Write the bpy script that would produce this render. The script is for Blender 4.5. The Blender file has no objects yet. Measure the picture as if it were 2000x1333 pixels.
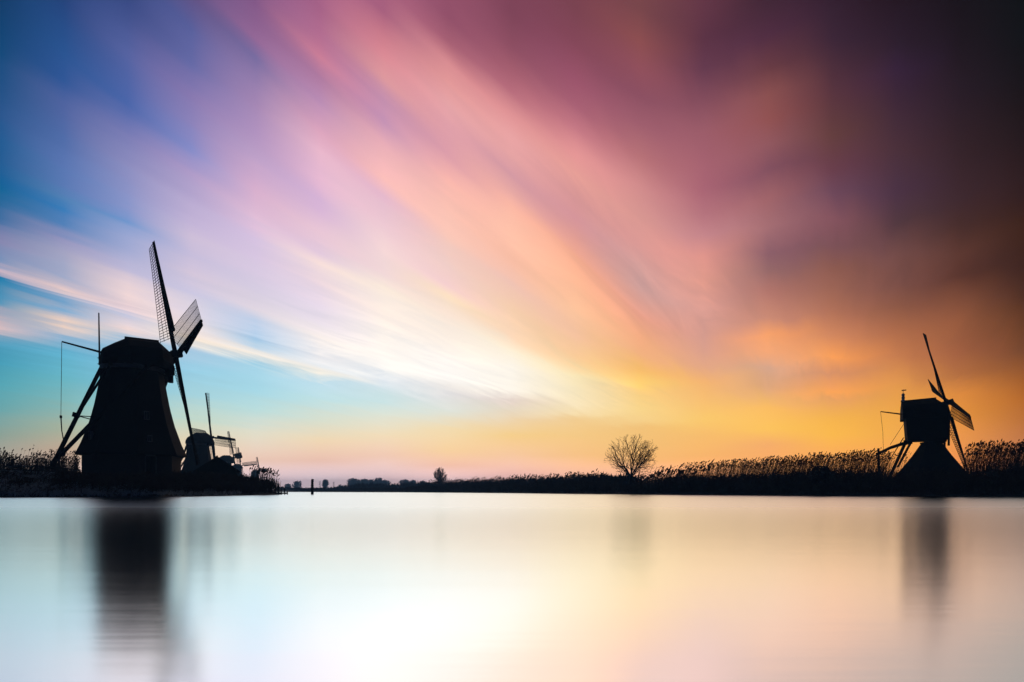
import bpy, math, random
import numpy as np
from mathutils import Vector, Matrix

rng = np.random.default_rng(7)
random.seed(7)
sc = bpy.context.scene
COL = sc.collection
F, CX, HY, CAMH = 1333.0, 1000.0, 959.5, 0.5      # survey constants: focal length in photo pixels, principal column, horizon row, eye height (m)


def at(x, y, d):
    """ground-survey helper: photo bearing and distance -> world point (m)"""
    return Vector(((x - CX) / F * d, d, CAMH + (HY - y) / F * d))


# ------------------------------------------------------------------ camera
cam = bpy.data.cameras.new('camera')
cam.lens, cam.sensor_width = 24.0, 36.0
cam.shift_y = 0.1465
cam.clip_start, cam.clip_end = 0.1, 20000
cam_ob = bpy.data.objects.new('camera', cam)
cam_ob.location = (0, 0, CAMH)
cam_ob.rotation_euler = (math.radians(90), 0, 0)
COL.objects.link(cam_ob)
sc.camera = cam_ob

# ------------------------------------------------------------------ render settings
sc.view_settings.view_transform = 'Standard'
sc.view_settings.look = 'None'
sc.view_settings.exposure = 0.0
sc.view_settings.gamma = 1.0
sc.render.engine = 'CYCLES'
sc.cycles.use_denoising = True
sc.cycles.max_bounces = 6
sc.cycles.volume_bounces = 1
sc.cycles.transparent_max_bounces = 6
sc.cycles.sample_clamp_indirect = 6.0


def lin(c):
    o = []
    for v in c[:3]:
        v /= 255.0
        o.append(v / 12.92 if v <= 0.04045 else ((v + 0.055) / 1.055) ** 2.4)
    return (o[0], o[1], o[2], 1.0)


# ------------------------------------------------------------------ node helper
class NT:
    def __init__(self, tree):
        self.t = tree
        self.n = tree.nodes
        self.l = tree.links

    def node(self, kind, **kw):
        n = self.n.new(kind)
        for k, v in kw.items():
            setattr(n, k, v)
        return n

    def put(self, sock, v):
        if hasattr(v, 'is_linked') or hasattr(v, 'links'):
            self.l.new(v, sock)
        else:
            sock.default_value = v

    def m(self, op, a, b=None, c=None, clamp=False):
        n = self.node('ShaderNodeMath', operation=op)
        n.use_clamp = clamp
        self.put(n.inputs[0], a)
        if b is not None:
            self.put(n.inputs[1], b)
        if c is not None:
            self.put(n.inputs[2], c)
        return n.outputs[0]

    def ramp01(self, v, lo, hi, smooth=False):
        n = self.node('ShaderNodeMapRange')
        n.interpolation_type = 'SMOOTHSTEP' if smooth else 'LINEAR'
        n.clamp = True
        self.put(n.inputs[0], v)
        n.inputs[1].default_value = lo
        n.inputs[2].default_value = hi
        n.inputs[3].default_value = 0
        n.inputs[4].default_value = 1
        return n.outputs[0]

    def mix(self, f, a, b, blend='MIX'):
        n = self.node('ShaderNodeMix', data_type='RGBA', blend_type=blend)
        self.put(n.inputs[0], f)
        self.put(n.inputs[6], a)
        self.put(n.inputs[7], b)
        return n.outputs[2]

    def noise(self, vec, scale, detail=3.0, rough=0.5, dist=0.0):
        n = self.node('ShaderNodeTexNoise')
        self.put(n.inputs['Vector'], vec)
        n.inputs['Scale'].default_value = scale
        n.inputs['Detail'].default_value = detail
        n.inputs['Roughness'].default_value = rough
        n.inputs['Distortion'].default_value = dist
        return n.outputs[0]

    def xyz(self, x, y, z):
        n = self.node('ShaderNodeCombineXYZ')
        self.put(n.inputs[0], x)
        self.put(n.inputs[1], y)
        self.put(n.inputs[2], z)
        return n.outputs[0]


# ------------------------------------------------------------------ sky
# colour of the dusk sky by bearing (one column each) and height, sRGB
SKY = {
    0: [(0, 20, 60, 104), (100, 18, 72, 120), (200, 42, 85, 140), (300, 25, 95, 150), (350, 8, 100, 150), (420, 70, 112, 162), (470, 135, 135, 175), (508, 120, 145, 185), (525, 205, 182, 195), (548, 20, 125, 172), (600, 90, 150, 185), (630, 208, 182, 185), (668, 80, 155, 188), (700, 70, 155, 182), (750, 85, 165, 180), (800, 105, 165, 170), (850, 140, 160, 150), (900, 165, 155, 145), (945, 155, 145, 148)],
    125: [(0, 36, 66, 122), (100, 42, 84, 145), (150, 48, 86, 150), (200, 80, 100, 160), (250, 80, 108, 168), (300, 90, 118, 178), (340, 80, 128, 180), (380, 58, 124, 185), (420, 85, 130, 185), (460, 150, 150, 190), (500, 165, 165, 195), (540, 160, 170, 200), (562, 236, 206, 202), (585, 130, 165, 200), (610, 115, 165, 205), (635, 245, 212, 192), (655, 140, 175, 205), (690, 95, 175, 205), (740, 105, 180, 195), (790, 130, 180, 180), (840, 165, 175, 155), (880, 190, 165, 145), (935, 175, 155, 152)],
    250: [(0, 55, 72, 130), (100, 85, 98, 160), (200, 75, 102, 170), (250, 122, 124, 180), (300, 140, 140, 190), (350, 138, 148, 200), (400, 112, 150, 205), (430, 150, 165, 210), (470, 165, 172, 212), (520, 190, 185, 215), (570, 240, 215, 215), (600, 236, 212, 216), (620, 195, 198, 222), (650, 240, 216, 212), (675, 160, 195, 220), (700, 130, 187, 216), (750, 128, 192, 212), (800, 160, 205, 205), (850, 200, 208, 188), (900, 222, 198, 170), (940, 198, 178, 178)],
    375: [(0, 98, 82, 132), (70, 88, 95, 155), (120, 102, 106, 166), (180, 135, 120, 175), (230, 140, 130, 185), (280, 134, 140, 200), (320, 175, 155, 200), (360, 180, 165, 206), (400, 195, 180, 215), (430, 205, 190, 216), (480, 200, 190, 220), (520, 215, 200, 220), (570, 205, 200, 226), (610, 225, 215, 226), (645, 240, 225, 222), (665, 253, 235, 216), (690, 172, 202, 226), (720, 150, 205, 228), (770, 165, 210, 220), (820, 195, 215, 200), (860, 225, 210, 180), (900, 230, 200, 175), (940, 195, 175, 180)],
    500: [(0, 130, 88, 135), (80, 148, 104, 150), (120, 120, 108, 160), (200, 165, 135, 180), (250, 175, 145, 190), (300, 190, 160, 200), (350, 215, 175, 205), (400, 225, 190, 215), (450, 215, 195, 225), (500, 215, 200, 225), (550, 215, 205, 226), (600, 225, 215, 226), (640, 192, 210, 235), (668, 165, 203, 232), (695, 252, 240, 226), (715, 165, 212, 232), (760, 165, 215, 230), (800, 185, 220, 220), (850, 225, 220, 200), (900, 230, 196, 180), (940, 195, 175, 185)],
    625: [(0, 165, 98, 135), (60, 180, 110, 145), (100, 200, 125, 150), (150, 175, 122, 160), (200, 185, 140, 180), (250, 220, 165, 190), (290, 235, 185, 205), (340, 230, 185, 210), (390, 215, 180, 215), (430, 235, 200, 215), (470, 225, 200, 220), (500, 250, 225, 220), (540, 235, 215, 225), (580, 228, 215, 232), (620, 235, 225, 235), (660, 250, 240, 235), (700, 240, 238, 240), (715, 230, 235, 240), (730, 254, 244, 228), (745, 190, 222, 236), (780, 190, 224, 228), (820, 215, 222, 205), (860, 238, 215, 180), (900, 230, 190, 175), (935, 195, 178, 188)],
    750: [(0, 165, 95, 125), (60, 205, 125, 140), (100, 220, 140, 150), (150, 225, 155, 160), (190, 200, 145, 175), (230, 195, 145, 180), (280, 235, 175, 185), (330, 250, 190, 186), (370, 230, 185, 205), (420, 235, 200, 210), (470, 245, 215, 215), (510, 240, 215, 216), (550, 252, 235, 220), (600, 253, 238, 228), (650, 252, 243, 235), (700, 254, 248, 242), (728, 255, 252, 247), (742, 222, 230, 238), (757, 215, 230, 236), (780, 200, 226, 228), (810, 220, 228, 215), (850, 240, 220, 185), (890, 238, 200, 180), (932, 205, 180, 186)],
    875: [(0, 145, 80, 105), (50, 165, 95, 115), (100, 215, 140, 145), (150, 230, 155, 155), (200, 232, 165, 168), (250, 225, 160, 170), (300, 225, 160, 172), (340, 252, 185, 175), (400, 253, 195, 180), (450, 250, 200, 185), (500, 240, 205, 198), (540, 242, 205, 205), (570, 252, 225, 195), (600, 250, 228, 212), (650, 252, 238, 225), (700, 254, 248, 242), (742, 255, 251, 246), (757, 240, 235, 230), (775, 228, 226, 226), (800, 220, 226, 218), (840, 240, 218, 175), (880, 245, 208, 160), (910, 238, 190, 170), (940, 210, 180, 185)],
    1000: [(0, 125, 68, 88), (60, 140, 78, 98), (110, 165, 95, 112), (150, 185, 110, 125), (200, 225, 148, 150), (250, 235, 165, 165), (300, 232, 165, 165), (340, 215, 155, 165), (400, 252, 185, 165), (450, 255, 195, 170), (500, 250, 190, 165), (550, 240, 195, 180), (600, 248, 208, 175), (650, 250, 215, 185), (680, 253, 240, 215), (720, 253, 246, 234), (765, 254, 247, 235), (785, 228, 212, 202), (800, 228, 215, 195), (850, 243, 205, 140), (890, 243, 198, 160), (930, 220, 175, 170)],
    1125: [(0, 120, 66, 80), (60, 130, 70, 88), (120, 150, 82, 105), (170, 165, 95, 115), (220, 195, 120, 132), (270, 228, 150, 150), (320, 232, 160, 152), (370, 215, 150, 150), (420, 215, 150, 155), (460, 230, 160, 150), (500, 250, 175, 145), (550, 250, 185, 150), (600, 248, 194, 156), (650, 246, 195, 160), (690, 248, 202, 152), (710, 250, 213, 160), (730, 249, 230, 184), (760, 247, 230, 190), (790, 247, 229, 190), (810, 246, 222, 174), (820, 240, 204, 146), (850, 242, 200, 134), (890, 243, 192, 135), (930, 232, 178, 155)],
    1250: [(0, 120, 70, 75), (60, 140, 78, 80), (120, 145, 80, 92), (170, 140, 80, 98), (220, 160, 95, 110), (280, 185, 115, 120), (340, 210, 140, 140), (400, 215, 150, 145), (450, 222, 155, 150), (500, 215, 160, 155), (550, 208, 160, 155), (600, 232, 160, 138), (650, 240, 170, 130), (690, 243, 178, 128), (720, 248, 190, 108), (742, 251, 207, 116), (762, 247, 205, 130), (800, 248, 213, 140), (822, 245, 208, 140), (836, 240, 193, 122), (870, 241, 190, 120), (900, 245, 185, 120), (930, 235, 175, 145)],
    1375: [(0, 98, 54, 70), (60, 90, 50, 68), (120, 100, 58, 78), (180, 130, 76, 92), (240, 155, 92, 105), (300, 165, 98, 112), (350, 168, 100, 115), (400, 180, 115, 125), (450, 200, 135, 140), (490, 225, 150, 140), (540, 225, 155, 140), (590, 215, 155, 145), (640, 208, 152, 140), (680, 216, 158, 138), (710, 226, 166, 132), (740, 244, 180, 114), (780, 247, 190, 114), (820, 250, 201, 110), (850, 246, 188, 110), (890, 245, 180, 110), (930, 240, 165, 120)],
    1500: [(0, 62, 38, 52), (80, 80, 45, 65), (150, 105, 60, 68), (200, 138, 80, 80), (250, 145, 82, 82), (300, 145, 88, 95), (350, 130, 80, 95), (400, 160, 100, 105), (450, 165, 110, 115), (500, 140, 95, 105), (540, 150, 105, 105), (580, 178, 118, 108), (630, 206, 140, 118), (660, 250, 164, 108), (690, 240, 166, 120), (720, 215, 166, 140), (760, 225, 168, 125), (800, 252, 190, 100), (840, 252, 195, 95), (870, 243, 172, 108), (900, 245, 170, 105)],
    1625: [(0, 48, 30, 45), (100, 60, 38, 55), (200, 88, 52, 62), (280, 100, 62, 62), (350, 105, 62, 75), (400, 110, 72, 90), (450, 135, 85, 95), (500, 125, 82, 88), (540, 140, 90, 80), (580, 155, 100, 85), (620, 180, 115, 90), (660, 210, 135, 95), (700, 250, 160, 90), (730, 215, 145, 105), (765, 250, 165, 90), (780, 230, 160, 100), (820, 245, 180, 80), (850, 250, 185, 80), (900, 242, 165, 95)],
    1750: [(0, 35, 22, 32), (100, 45, 30, 45), (150, 55, 35, 58), (200, 60, 38, 55), (300, 75, 48, 58), (380, 75, 50, 68), (430, 80, 55, 62), (500, 115, 75, 72), (560, 125, 80, 72), (600, 140, 88, 70), (650, 175, 108, 75), (700, 200, 125, 80), (750, 225, 150, 80), (800, 235, 165, 75), (850, 240, 170, 80), (900, 240, 160, 90)],
    1875: [(0, 24, 18, 26), (100, 30, 22, 30), (200, 40, 28, 38), (300, 52, 34, 40), (400, 62, 40, 46), (450, 70, 44, 42), (500, 90, 55, 48), (550, 88, 52, 45), (600, 130, 78, 58), (640, 150, 90, 62), (690, 160, 95, 65), (730, 175, 108, 65), (770, 220, 138, 65), (810, 225, 145, 65), (860, 232, 150, 80), (900, 232, 145, 85)],
    2000: [(0, 13, 13, 18), (100, 18, 15, 20), (200, 25, 18, 22), (300, 35, 24, 28), (400, 48, 30, 32), (460, 62, 36, 28), (520, 60, 36, 32), (580, 75, 45, 36), (640, 105, 62, 40), (690, 120, 72, 48), (730, 150, 88, 48), (780, 180, 105, 48), (820, 185, 112, 60), (870, 190, 120, 80), (900, 175, 115, 85)],
}
TMAX = 0.75
HAZE, HAZE_TOP = 0.0005, 42.0
HAZE_GLOW = (0.035, 0.065, 0.11)
world = bpy.data.worlds.new('World')
sc.world = world
world.use_nodes = True
world.node_tree.nodes.clear()
N = NT(world.node_tree)
tc = N.node('ShaderNodeTexCoord')
sep = N.node('ShaderNodeSeparateXYZ')
N.l.new(tc.outputs['Generated'], sep.inputs[0])
dx, dy, dz = sep.outputs
az = N.m('ARCTAN2', dx, dy)                                  # bearing from due ahead (+Y), right positive
hyp = N.m('SQRT', N.m('ADD', N.m('MULTIPLY', dx, dx), N.m('MULTIPLY', dy, dy)))
tel = N.m('DIVIDE', dz, N.m('MAXIMUM', hyp, 0.02))           # tangent of the elevation
zc = N.m('ADD', N.m('MAXIMUM', dz, 0.0), 0.07)
# wind-drawn cloud sheet: plane coordinates along and across the wind
WAZ = math.radians(27.7)
across = N.m('DIVIDE', N.m('SUBTRACT', N.m('MULTIPLY', dx, math.cos(WAZ)), N.m('MULTIPLY', dy, math.sin(WAZ))), zc)
along = N.m('DIVIDE', N.m('ADD', N.m('MULTIPLY', dx, math.sin(WAZ)), N.m('MULTIPLY', dy, math.cos(WAZ))), zc)
pv = N.xyz(across, N.m('MULTIPLY', along, 0.16), 0.0)
n1 = N.noise(pv, 1.15, 4.0, 0.55, 0.25)
n2 = N.noise(pv, 3.1, 5.0, 0.6, 0.3)
bend = N.m('MULTIPLY_ADD', N.m('SUBTRACT', n1, 0.5), 0.9, across)
pv3 = N.xyz(bend, N.m('MULTIPLY', along, 0.13), 3.7)
n3 = N.noise(pv3, 7.0, 5.0, 0.62, 0.9)
patch = N.ramp01(N.noise(N.xyz(across, N.m('MULTIPLY', along, 0.3), 9.1), 1.3, 2.0), 0.36, 0.60, True)
lift = N.ramp01(tel, 0.02, 0.16, True)
hi = N.ramp01(tel, 0.12, 0.4, True)
w1 = N.m('MULTIPLY', N.m('SUBTRACT', n1, 0.5), N.m('MULTIPLY_ADD', hi, 0.13, 0.015))
w2 = N.m('MULTIPLY', N.m('SUBTRACT', n2, 0.5), N.m('MULTIPLY_ADD', hi, 0.055, 0.02))
tw = N.m('ADD', tel, N.m('MULTIPLY', N.m('ADD', N.m('ADD', w1, w2), N.m('MULTIPLY', N.m('SUBTRACT', n3, 0.5), 0.022)), lift))
# slope of the drawn-out streaks
slope = N.m('DIVIDE', N.m('ADD', tel, 0.045), N.m('MAXIMUM', N.m('SUBTRACT', 0.525, az), 0.22))
slope = N.m('MINIMUM', N.m('MAXIMUM', slope, 0.0), 0.8)
slope = N.m('MULTIPLY', slope, N.m('MULTIPLY', N.m('SUBTRACT', 1.0, N.ramp01(az, 0.12, 0.36, True)), N.m('MULTIPLY', N.ramp01(az, -0.95, -0.7, True), N.ramp01(tel, 0.10, 0.24, True))))


def colramp(stops):
    n = N.node('ShaderNodeValToRGB')
    e = n.color_ramp.elements
    stops = sorted(stops)
    while len(e) > 1:
        e.remove(e[-1])
    e[0].position, e[0].color = stops[0]
    for p, c in stops[1:]:
        k = e.new(p)
        k.color = c
    return n


cols = []
for x, tab in SKY.items():
    a = math.atan2(x - CX, F)
    st = []
    for y, r, g, b in tab:
        t = max(0.0, (HY - y) / F * math.cos(a))
        # the evening haze below lies in front of the sky: colour above it, so that it shows through as seen
        T = math.exp(-HAZE * min(HAZE_TOP / max(math.sin(math.atan(t)), 1e-3), 2600))
        c = [max(0.004, (v - k * (1 - T)) / T) for v, k in zip(lin((r, g, b))[:3], HAZE_GLOW)]
        st.append((t / TMAX, (*c, 1.0)))
    cols.append((a, st))
# beyond the frame the dusk goes on: clear deepening blue to the left, heavy cloud to the right, dim blue-grey behind
DUSK = [(0.0, lin((46, 56, 74))), (0.12, lin((38, 52, 76))), (0.35, lin((28, 44, 74))), (1.0, lin((20, 32, 60)))]
CLOUD = [(0.0, lin((92, 66, 56))), (0.12, lin((70, 48, 42))), (0.35, lin((36, 26, 30))), (1.0, lin((14, 13, 18)))]
LEFT = [(0.0, lin((112, 118, 120))), (0.12, lin((66, 112, 128))), (0.35, lin((34, 86, 124))), (0.6, lin((26, 66, 110))), (1.0, lin((18, 48, 88)))]
cols = [(-math.pi, DUSK), (-1.9, DUSK), (-1.1, LEFT)] + cols + [(1.0, CLOUD), (1.7, DUSK), (math.pi, DUSK)]
cur = None
for i, (a, st) in enumerate(cols):
    rp = colramp(st)
    ti = N.m('ADD', tw, N.m('MULTIPLY', slope, N.m('SUBTRACT', az, a)))
    N.l.new(N.m('DIVIDE', ti, TMAX, clamp=True), rp.inputs[0])
    if cur is None:
        cur = rp.outputs[0]
    else:
        cur = N.mix(N.ramp01(az, cols[i - 1][0], a), cur, rp.outputs[0])
# one even dusk colour towards the zenith
cur = N.mix(N.ramp01(tel, 0.72, 2.2, True), cur, lin((40, 34, 52)))
# soft streak contrast
wisp = N.m('ADD', N.m('MULTIPLY', N.m('SUBTRACT', n2, 0.5), 0.32), N.m('MULTIPLY', N.m('MULTIPLY', N.m('SUBTRACT', n3, 0.5), 0.62), patch))
wisp = N.m('MULTIPLY', wisp, N.m('MULTIPLY', N.ramp01(tel, 0.07, 0.2, True), N.m('SUBTRACT', 1.0, N.m('MULTIPLY', N.ramp01(tel, 0.2, 0.42, True), 0.6))))
vm = N.node('ShaderNodeVectorMath', operation='MULTIPLY')
N.l.new(cur, vm.inputs[0])
N.l.new(N.xyz(N.m('MULTIPLY_ADD', wisp, 1.0, 1.0), N.m('MULTIPLY_ADD', wisp, 0.85, 1.0), N.m('MULTIPLY_ADD', wisp, 0.6, 1.0)), vm.inputs[1])
sky = N.node('ShaderNodeTexSky')
sky.sky_type = 'NISHITA'
sky.sun_disc = False
SUN_EL, SUN_AZ = math.radians(3.0), math.radians(0.0)
sky.sun_elevation, sky.sun_rotation = SUN_EL, SUN_AZ
bg1 = N.node('ShaderNodeBackground')
N.l.new(vm.outputs[0], bg1.inputs[0])
bg1.inputs[1].default_value = 1.0
bg2 = N.node('ShaderNodeBackground')
N.l.new(sky.outputs[0], bg2.inputs[0])
bg2.inputs[1].default_value = 0.0008
add = N.node('ShaderNodeAddShader')
N.l.new(bg1.outputs[0], add.inputs[0])
N.l.new(bg2.outputs[0], add.inputs[1])
wo = N.node('ShaderNodeOutputWorld')
N.l.new(add.outputs[0], wo.inputs[0])
world.cycles.sampling_method = 'MANUAL'
world.cycles.sample_map_resolution = 1024

# ------------------------------------------------------------------ sun, low behind the cloud bank ahead
sun = bpy.data.lights.new('sun', 'SUN')
sun.energy = 1.0
sun.angle = math.radians(104)
sun.color = (1.0, 0.96, 0.88)
sun_ob = bpy.data.objects.new('sun', sun)
sd = Vector((math.sin(SUN_AZ) * math.cos(SUN_EL), math.cos(SUN_AZ) * math.cos(SUN_EL), math.sin(SUN_EL)))
sun_ob.rotation_euler = sd.to_track_quat('Z', 'Y').to_euler()
sun_ob.location = sd * 100 + Vector((0, 0, 50))
COL.objects.link(sun_ob)


# ------------------------------------------------------------------ materials
def material(name, c1, c2=None, scale=4.0, rough=0.85, bump=0.0, spec=0.15, stretch=(1, 1, 1), transl=0.0):
    m = bpy.data.materials.new(name)
    m.use_nodes = True
    M = NT(m.node_tree)
    b = m.node_tree.nodes['Principled BSDF']
    b.inputs['Roughness'].default_value = rough
    b.inputs['Specular IOR Level'].default_value = spec
    t = M.node('ShaderNodeTexCoord')
    mp = M.node('ShaderNodeMapping')
    mp.inputs['Scale'].default_value = stretch
    M.l.new(t.outputs['Object'], mp.inputs[0])
    nz = M.noise(mp.outputs[0], scale, 5.0, 0.6)
    if c2 is None:
        c2 = tuple(v * 1.6 for v in c1)
    col = M.mix(M.ramp01(nz, 0.3, 0.7), (*c1, 1), (*c2, 1))
    M.l.new(col, b.inputs['Base Color'])
    if bump:
        bp = M.node('ShaderNodeBump')
        bp.inputs['Strength'].default_value = bump
        bp.inputs['Distance'].default_value = 0.05
        M.l.new(nz, bp.inputs['Height'])
        M.l.new(bp.outputs[0], b.inputs['Normal'])
    if transl:
        out = m.node_tree.nodes['Material Output']
        tr = M.node('ShaderNodeBsdfTranslucent')
        M.l.new(col, tr.inputs[0])
        ms = M.node('ShaderNodeMixShader')
        ms.inputs[0].default_value = transl
        M.l.new(b.outputs[0], ms.inputs[1])
        M.l.new(tr.outputs[0], ms.inputs[2])
        M.l.new(ms.outputs[0], out.inputs[0])
    return m


MAT = {
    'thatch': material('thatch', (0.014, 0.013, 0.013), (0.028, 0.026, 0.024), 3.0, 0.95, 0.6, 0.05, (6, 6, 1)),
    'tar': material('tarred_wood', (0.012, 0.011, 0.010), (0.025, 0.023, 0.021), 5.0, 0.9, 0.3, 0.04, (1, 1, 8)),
    'brick': material('brick', (0.03, 0.022, 0.02), (0.05, 0.036, 0.032), 6.0, 0.9, 0.4, 0.1),
    'pale': material('pale_paint', (0.22, 0.24, 0.26), (0.32, 0.34, 0.36), 3.0, 0.6, 0.1, 0.3),
    'grey': material('weathered_paint', (0.07, 0.07, 0.07), (0.11, 0.11, 0.11), 3.0, 0.7, 0.1, 0.3),
    'glass': material('window_glass', (0.02, 0.025, 0.03), (0.03, 0.035, 0.04), 2.0, 0.1, 0.0, 0.5),
    'rope': material('rope', (0.05, 0.045, 0.04), None, 9.0, 0.9),
    'iron': material('iron', (0.02, 0.02, 0.022), None, 9.0, 0.5, 0.1, 0.4),
    'oldwood': material('weathered_timber', (0.025, 0.022, 0.02), (0.055, 0.05, 0.045), 5.0, 0.85, 0.4, 0.1, (1, 1, 6)),
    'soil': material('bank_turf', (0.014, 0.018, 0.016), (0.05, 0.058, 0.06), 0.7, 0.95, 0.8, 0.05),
    'grass': material('winter_grass', (0.14, 0.19, 0.21), (0.34, 0.40, 0.43), 0.5, 0.9, 0.0, 0.1, transl=0.2),
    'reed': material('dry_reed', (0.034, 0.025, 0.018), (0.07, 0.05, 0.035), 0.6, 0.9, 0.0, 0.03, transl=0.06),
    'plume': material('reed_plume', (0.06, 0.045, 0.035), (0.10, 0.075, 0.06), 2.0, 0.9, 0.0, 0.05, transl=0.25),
    'bark': material('bark', (0.022, 0.018, 0.015), (0.05, 0.042, 0.036), 4.0, 0.95, 0.5, 0.05, (2, 2, 0.5)),
    'scrub': material('scrub_twigs', (0.03, 0.026, 0.022), (0.06, 0.05, 0.042), 1.5, 0.95, 0.0, 0.05),
}


# ------------------------------------------------------------------ mesh helpers
class MB:
    """collects polygons in world coordinates"""

    def __init__(self):
        self.v, self.f = [], []

    def poly(self, pts):
        k = len(self.v)
        self.v += [tuple(p) for p in pts]
        self.f.append(tuple(range(k, k + len(pts))))

    def loft(self, rings, cap=True, closed=True):
        k = len(self.v)
        n = len(rings[0])
        for r in rings:
            self.v += [tuple(p) for p in r]
        for i in range(len(rings) - 1):
            for j in range(n if closed else n - 1):
                a, b = k + i * n + j, k + i * n + (j + 1) % n
                self.f.append((a, b, b + n, a + n))
        if cap:
            self.f.append(tuple(range(k + n - 1, k - 1, -1)))
            self.f.append(tuple(range(k + (len(rings) - 1) * n, k + len(rings) * n)))
        return self

    def tube(self, pts, rad, n=8, cap=True):
        pts = [Vector(p) for p in pts]
        if not hasattr(rad, '__len__'):
            rad = [rad] * len(pts)
        rings = []
        for i, p in enumerate(pts):
            d = (pts[min(i + 1, len(pts) - 1)] - pts[max(i - 1, 0)]).normalized()
            a = d.cross(Vector((0, 0, 1)) if abs(d.z) < 0.9 else Vector((1, 0, 0))).normalized()
            b = d.cross(a)
            rings.append([p + (a * math.cos(t) + b * math.sin(t)) * rad[i] for t in [2 * math.pi * j / n + math.pi / n for j in range(n)]])
        return self.loft(rings, cap)

    def beam(self, p, q, w, h=None, up=(0, 0, 1), w2=None, h2=None):
        h = w if h is None else h
        w2 = w if w2 is None else w2
        h2 = h if h2 is None else h2
        p, q, up = Vector(p), Vector(q), Vector(up)
        d = (q - p).normalized()
        a = d.cross(up)
        if a.length < 1e-4:
            a = d.cross(Vector((1, 0, 0)))
        a.normalize()
        b = a.cross(d).normalized()
        r1 = [p + a * (sx * w / 2) + b * (sy * h / 2) for sx, sy in ((-1, -1), (1, -1), (1, 1), (-1, 1))]
        r2 = [q + a * (sx * w2 / 2) + b * (sy * h2 / 2) for sx, sy in ((-1, -1), (1, -1), (1, 1), (-1, 1))]
        return self.loft([r1, r2])

    def build(self, name, mat, parent=None, root=None, smooth=False):
        me = bpy.data.meshes.new(name)
        off = np.array(root.location if root is not None else (0, 0, 0))
        me.from_pydata((np.array(self.v, dtype=float) - off).tolist(), [], self.f)
        me.materials.append(MAT[mat] if isinstance(mat, str) else mat)
        if smooth:
            me.polygons.foreach_set('use_smooth', [True] * len(me.polygons))
        o = bpy.data.objects.new(name, me)
        COL.objects.link(o)
        o.parent = parent
        me.update()
        return o


def np_mesh(name, verts, faces, mat, off=(0, 0, 0)):
    """faces: (n,k) array"""
    me = bpy.data.meshes.new(name)
    verts = np.asarray(verts, dtype=np.float32) - np.array(off, dtype=np.float32)
    faces = np.asarray(faces, dtype=np.int32)
    me.vertices.add(len(verts))
    me.vertices.foreach_set('co', verts.ravel())
    k = faces.shape[1]
    me.loops.add(faces.size)
    me.loops.foreach_set('vertex_index', faces.ravel())
    me.polygons.add(len(faces))
    me.polygons.foreach_set('loop_start', np.arange(0, faces.size, k, dtype=np.int32))
    me.update(calc_edges=True)
    me.materials.append(MAT[mat] if isinstance(mat, str) else mat)
    return me


def link(name, me, parent=None, loc=None):
    o = bpy.data.objects.new(name, me)
    COL.objects.link(o)
    o.parent = parent
    if loc is not None:
        o.location = loc
    return o


def thing(name, loc, label, cat, group=None):
    o = bpy.data.objects.new(name, None)
    o.location = loc
    o.empty_display_size = 0.3
    COL.objects.link(o)
    return tag(o, label, cat, group)


def tag(o, label=None, cat=None, group=None, kind=None):
    for k, v in (('label', label), ('category', cat), ('group', group), ('kind', kind)):
        if v:
            o[k] = v
    return o


# ------------------------------------------------------------------ ground and water
LEFT_EDGE = np.array([(-900, 45), (-140, 51), (-40, 53), (-29.5, 57), (-30, 66), (-31.5, 82), (-34.0, 101), (-48, 125), (-105, 290), (-150, 400), (-900, 2600)], float)
RIGHT_EDGE = np.array([(900, 40), (90, 54), (43.5, 58), (30, 76), (17.6, 101), (8, 132), (0, 165), (-18, 210), (-42, 265), (-88, 330), (-122, 372), (-900, 460)], float)


def seg_dist(px, py, line):
    best = np.full(px.shape, 1e9)
    for (ax, ay), (bx, by) in zip(line[:-1], line[1:]):
        vx, vy = bx - ax, by - ay
        t = np.clip(((px - ax) * vx + (py - ay) * vy) / (vx * vx + vy * vy), 0, 1)
        best = np.minimum(best, np.hypot(px - ax - t * vx, py - ay - t * vy))
    return best


def inside(px, py, poly):
    r = np.zeros(px.shape, bool)
    j = len(poly) - 1
    for i in range(len(poly)):
        xi, yi = poly[i]
        xj, yj = poly[j]
        c = ((yi > py) != (yj > py)) & (px < (xj - xi) * (py - yi) / (yj - yi + 1e-12) + xi)
        r ^= c
        j = i
    return r


LEFT_POLY = np.vstack([LEFT_EDGE, [(-4000, 2600), (-4000, 45)]])
RIGHT_POLY = np.vstack([RIGHT_EDGE, [(-4000, 460), (-4000, 4000), (4000, 4000), (4000, 40)]])


def wobble(x, y):
    return 0.5 * np.sin(x * 0.31 + 1.3 * np.sin(y * 0.17)) + 0.5 * np.sin(y * 0.37 + 1.7 * np.sin(x * 0.23)) + 0.35 * np.sin(x * 0.9 + y * 0.7)


def height(x, y):
    x = np.asarray(x, float)
    y = np.asarray(y, float)
    dl = seg_dist(x, y, LEFT_EDGE)
    dr = seg_dist(x, y, RIGHT_EDGE)
    il = inside(x, y, LEFT_POLY)
    ir = inside(x, y, RIGHT_POLY)
    wb = wobble(x, y)
    hl = np.interp(dl + 0.25 * wb, [0, 0.4, 3, 10, 20, 26, 60], [-0.05, 0.25, 0.75, 1.55, 2.35, 2.5, 2.5]) + 0.06 * wb * np.clip(dl / 4, 0, 1)
    hr = np.interp(dr + 0.25 * wb, [0, 0.4, 4, 12, 40], [-0.05, 0.2, 0.55, 0.85, 0.9]) + 0.05 * wb * np.clip(dr / 4, 0, 1)
    z = np.where(il, hl, np.where(ir, hr, -np.clip(np.minimum(dl, dr) * 0.5, 0.05, 1.5)))
    return np.where(il & ir, np.maximum(hl * np.clip(dl / 20, 0, 1), hr), z)


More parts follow.
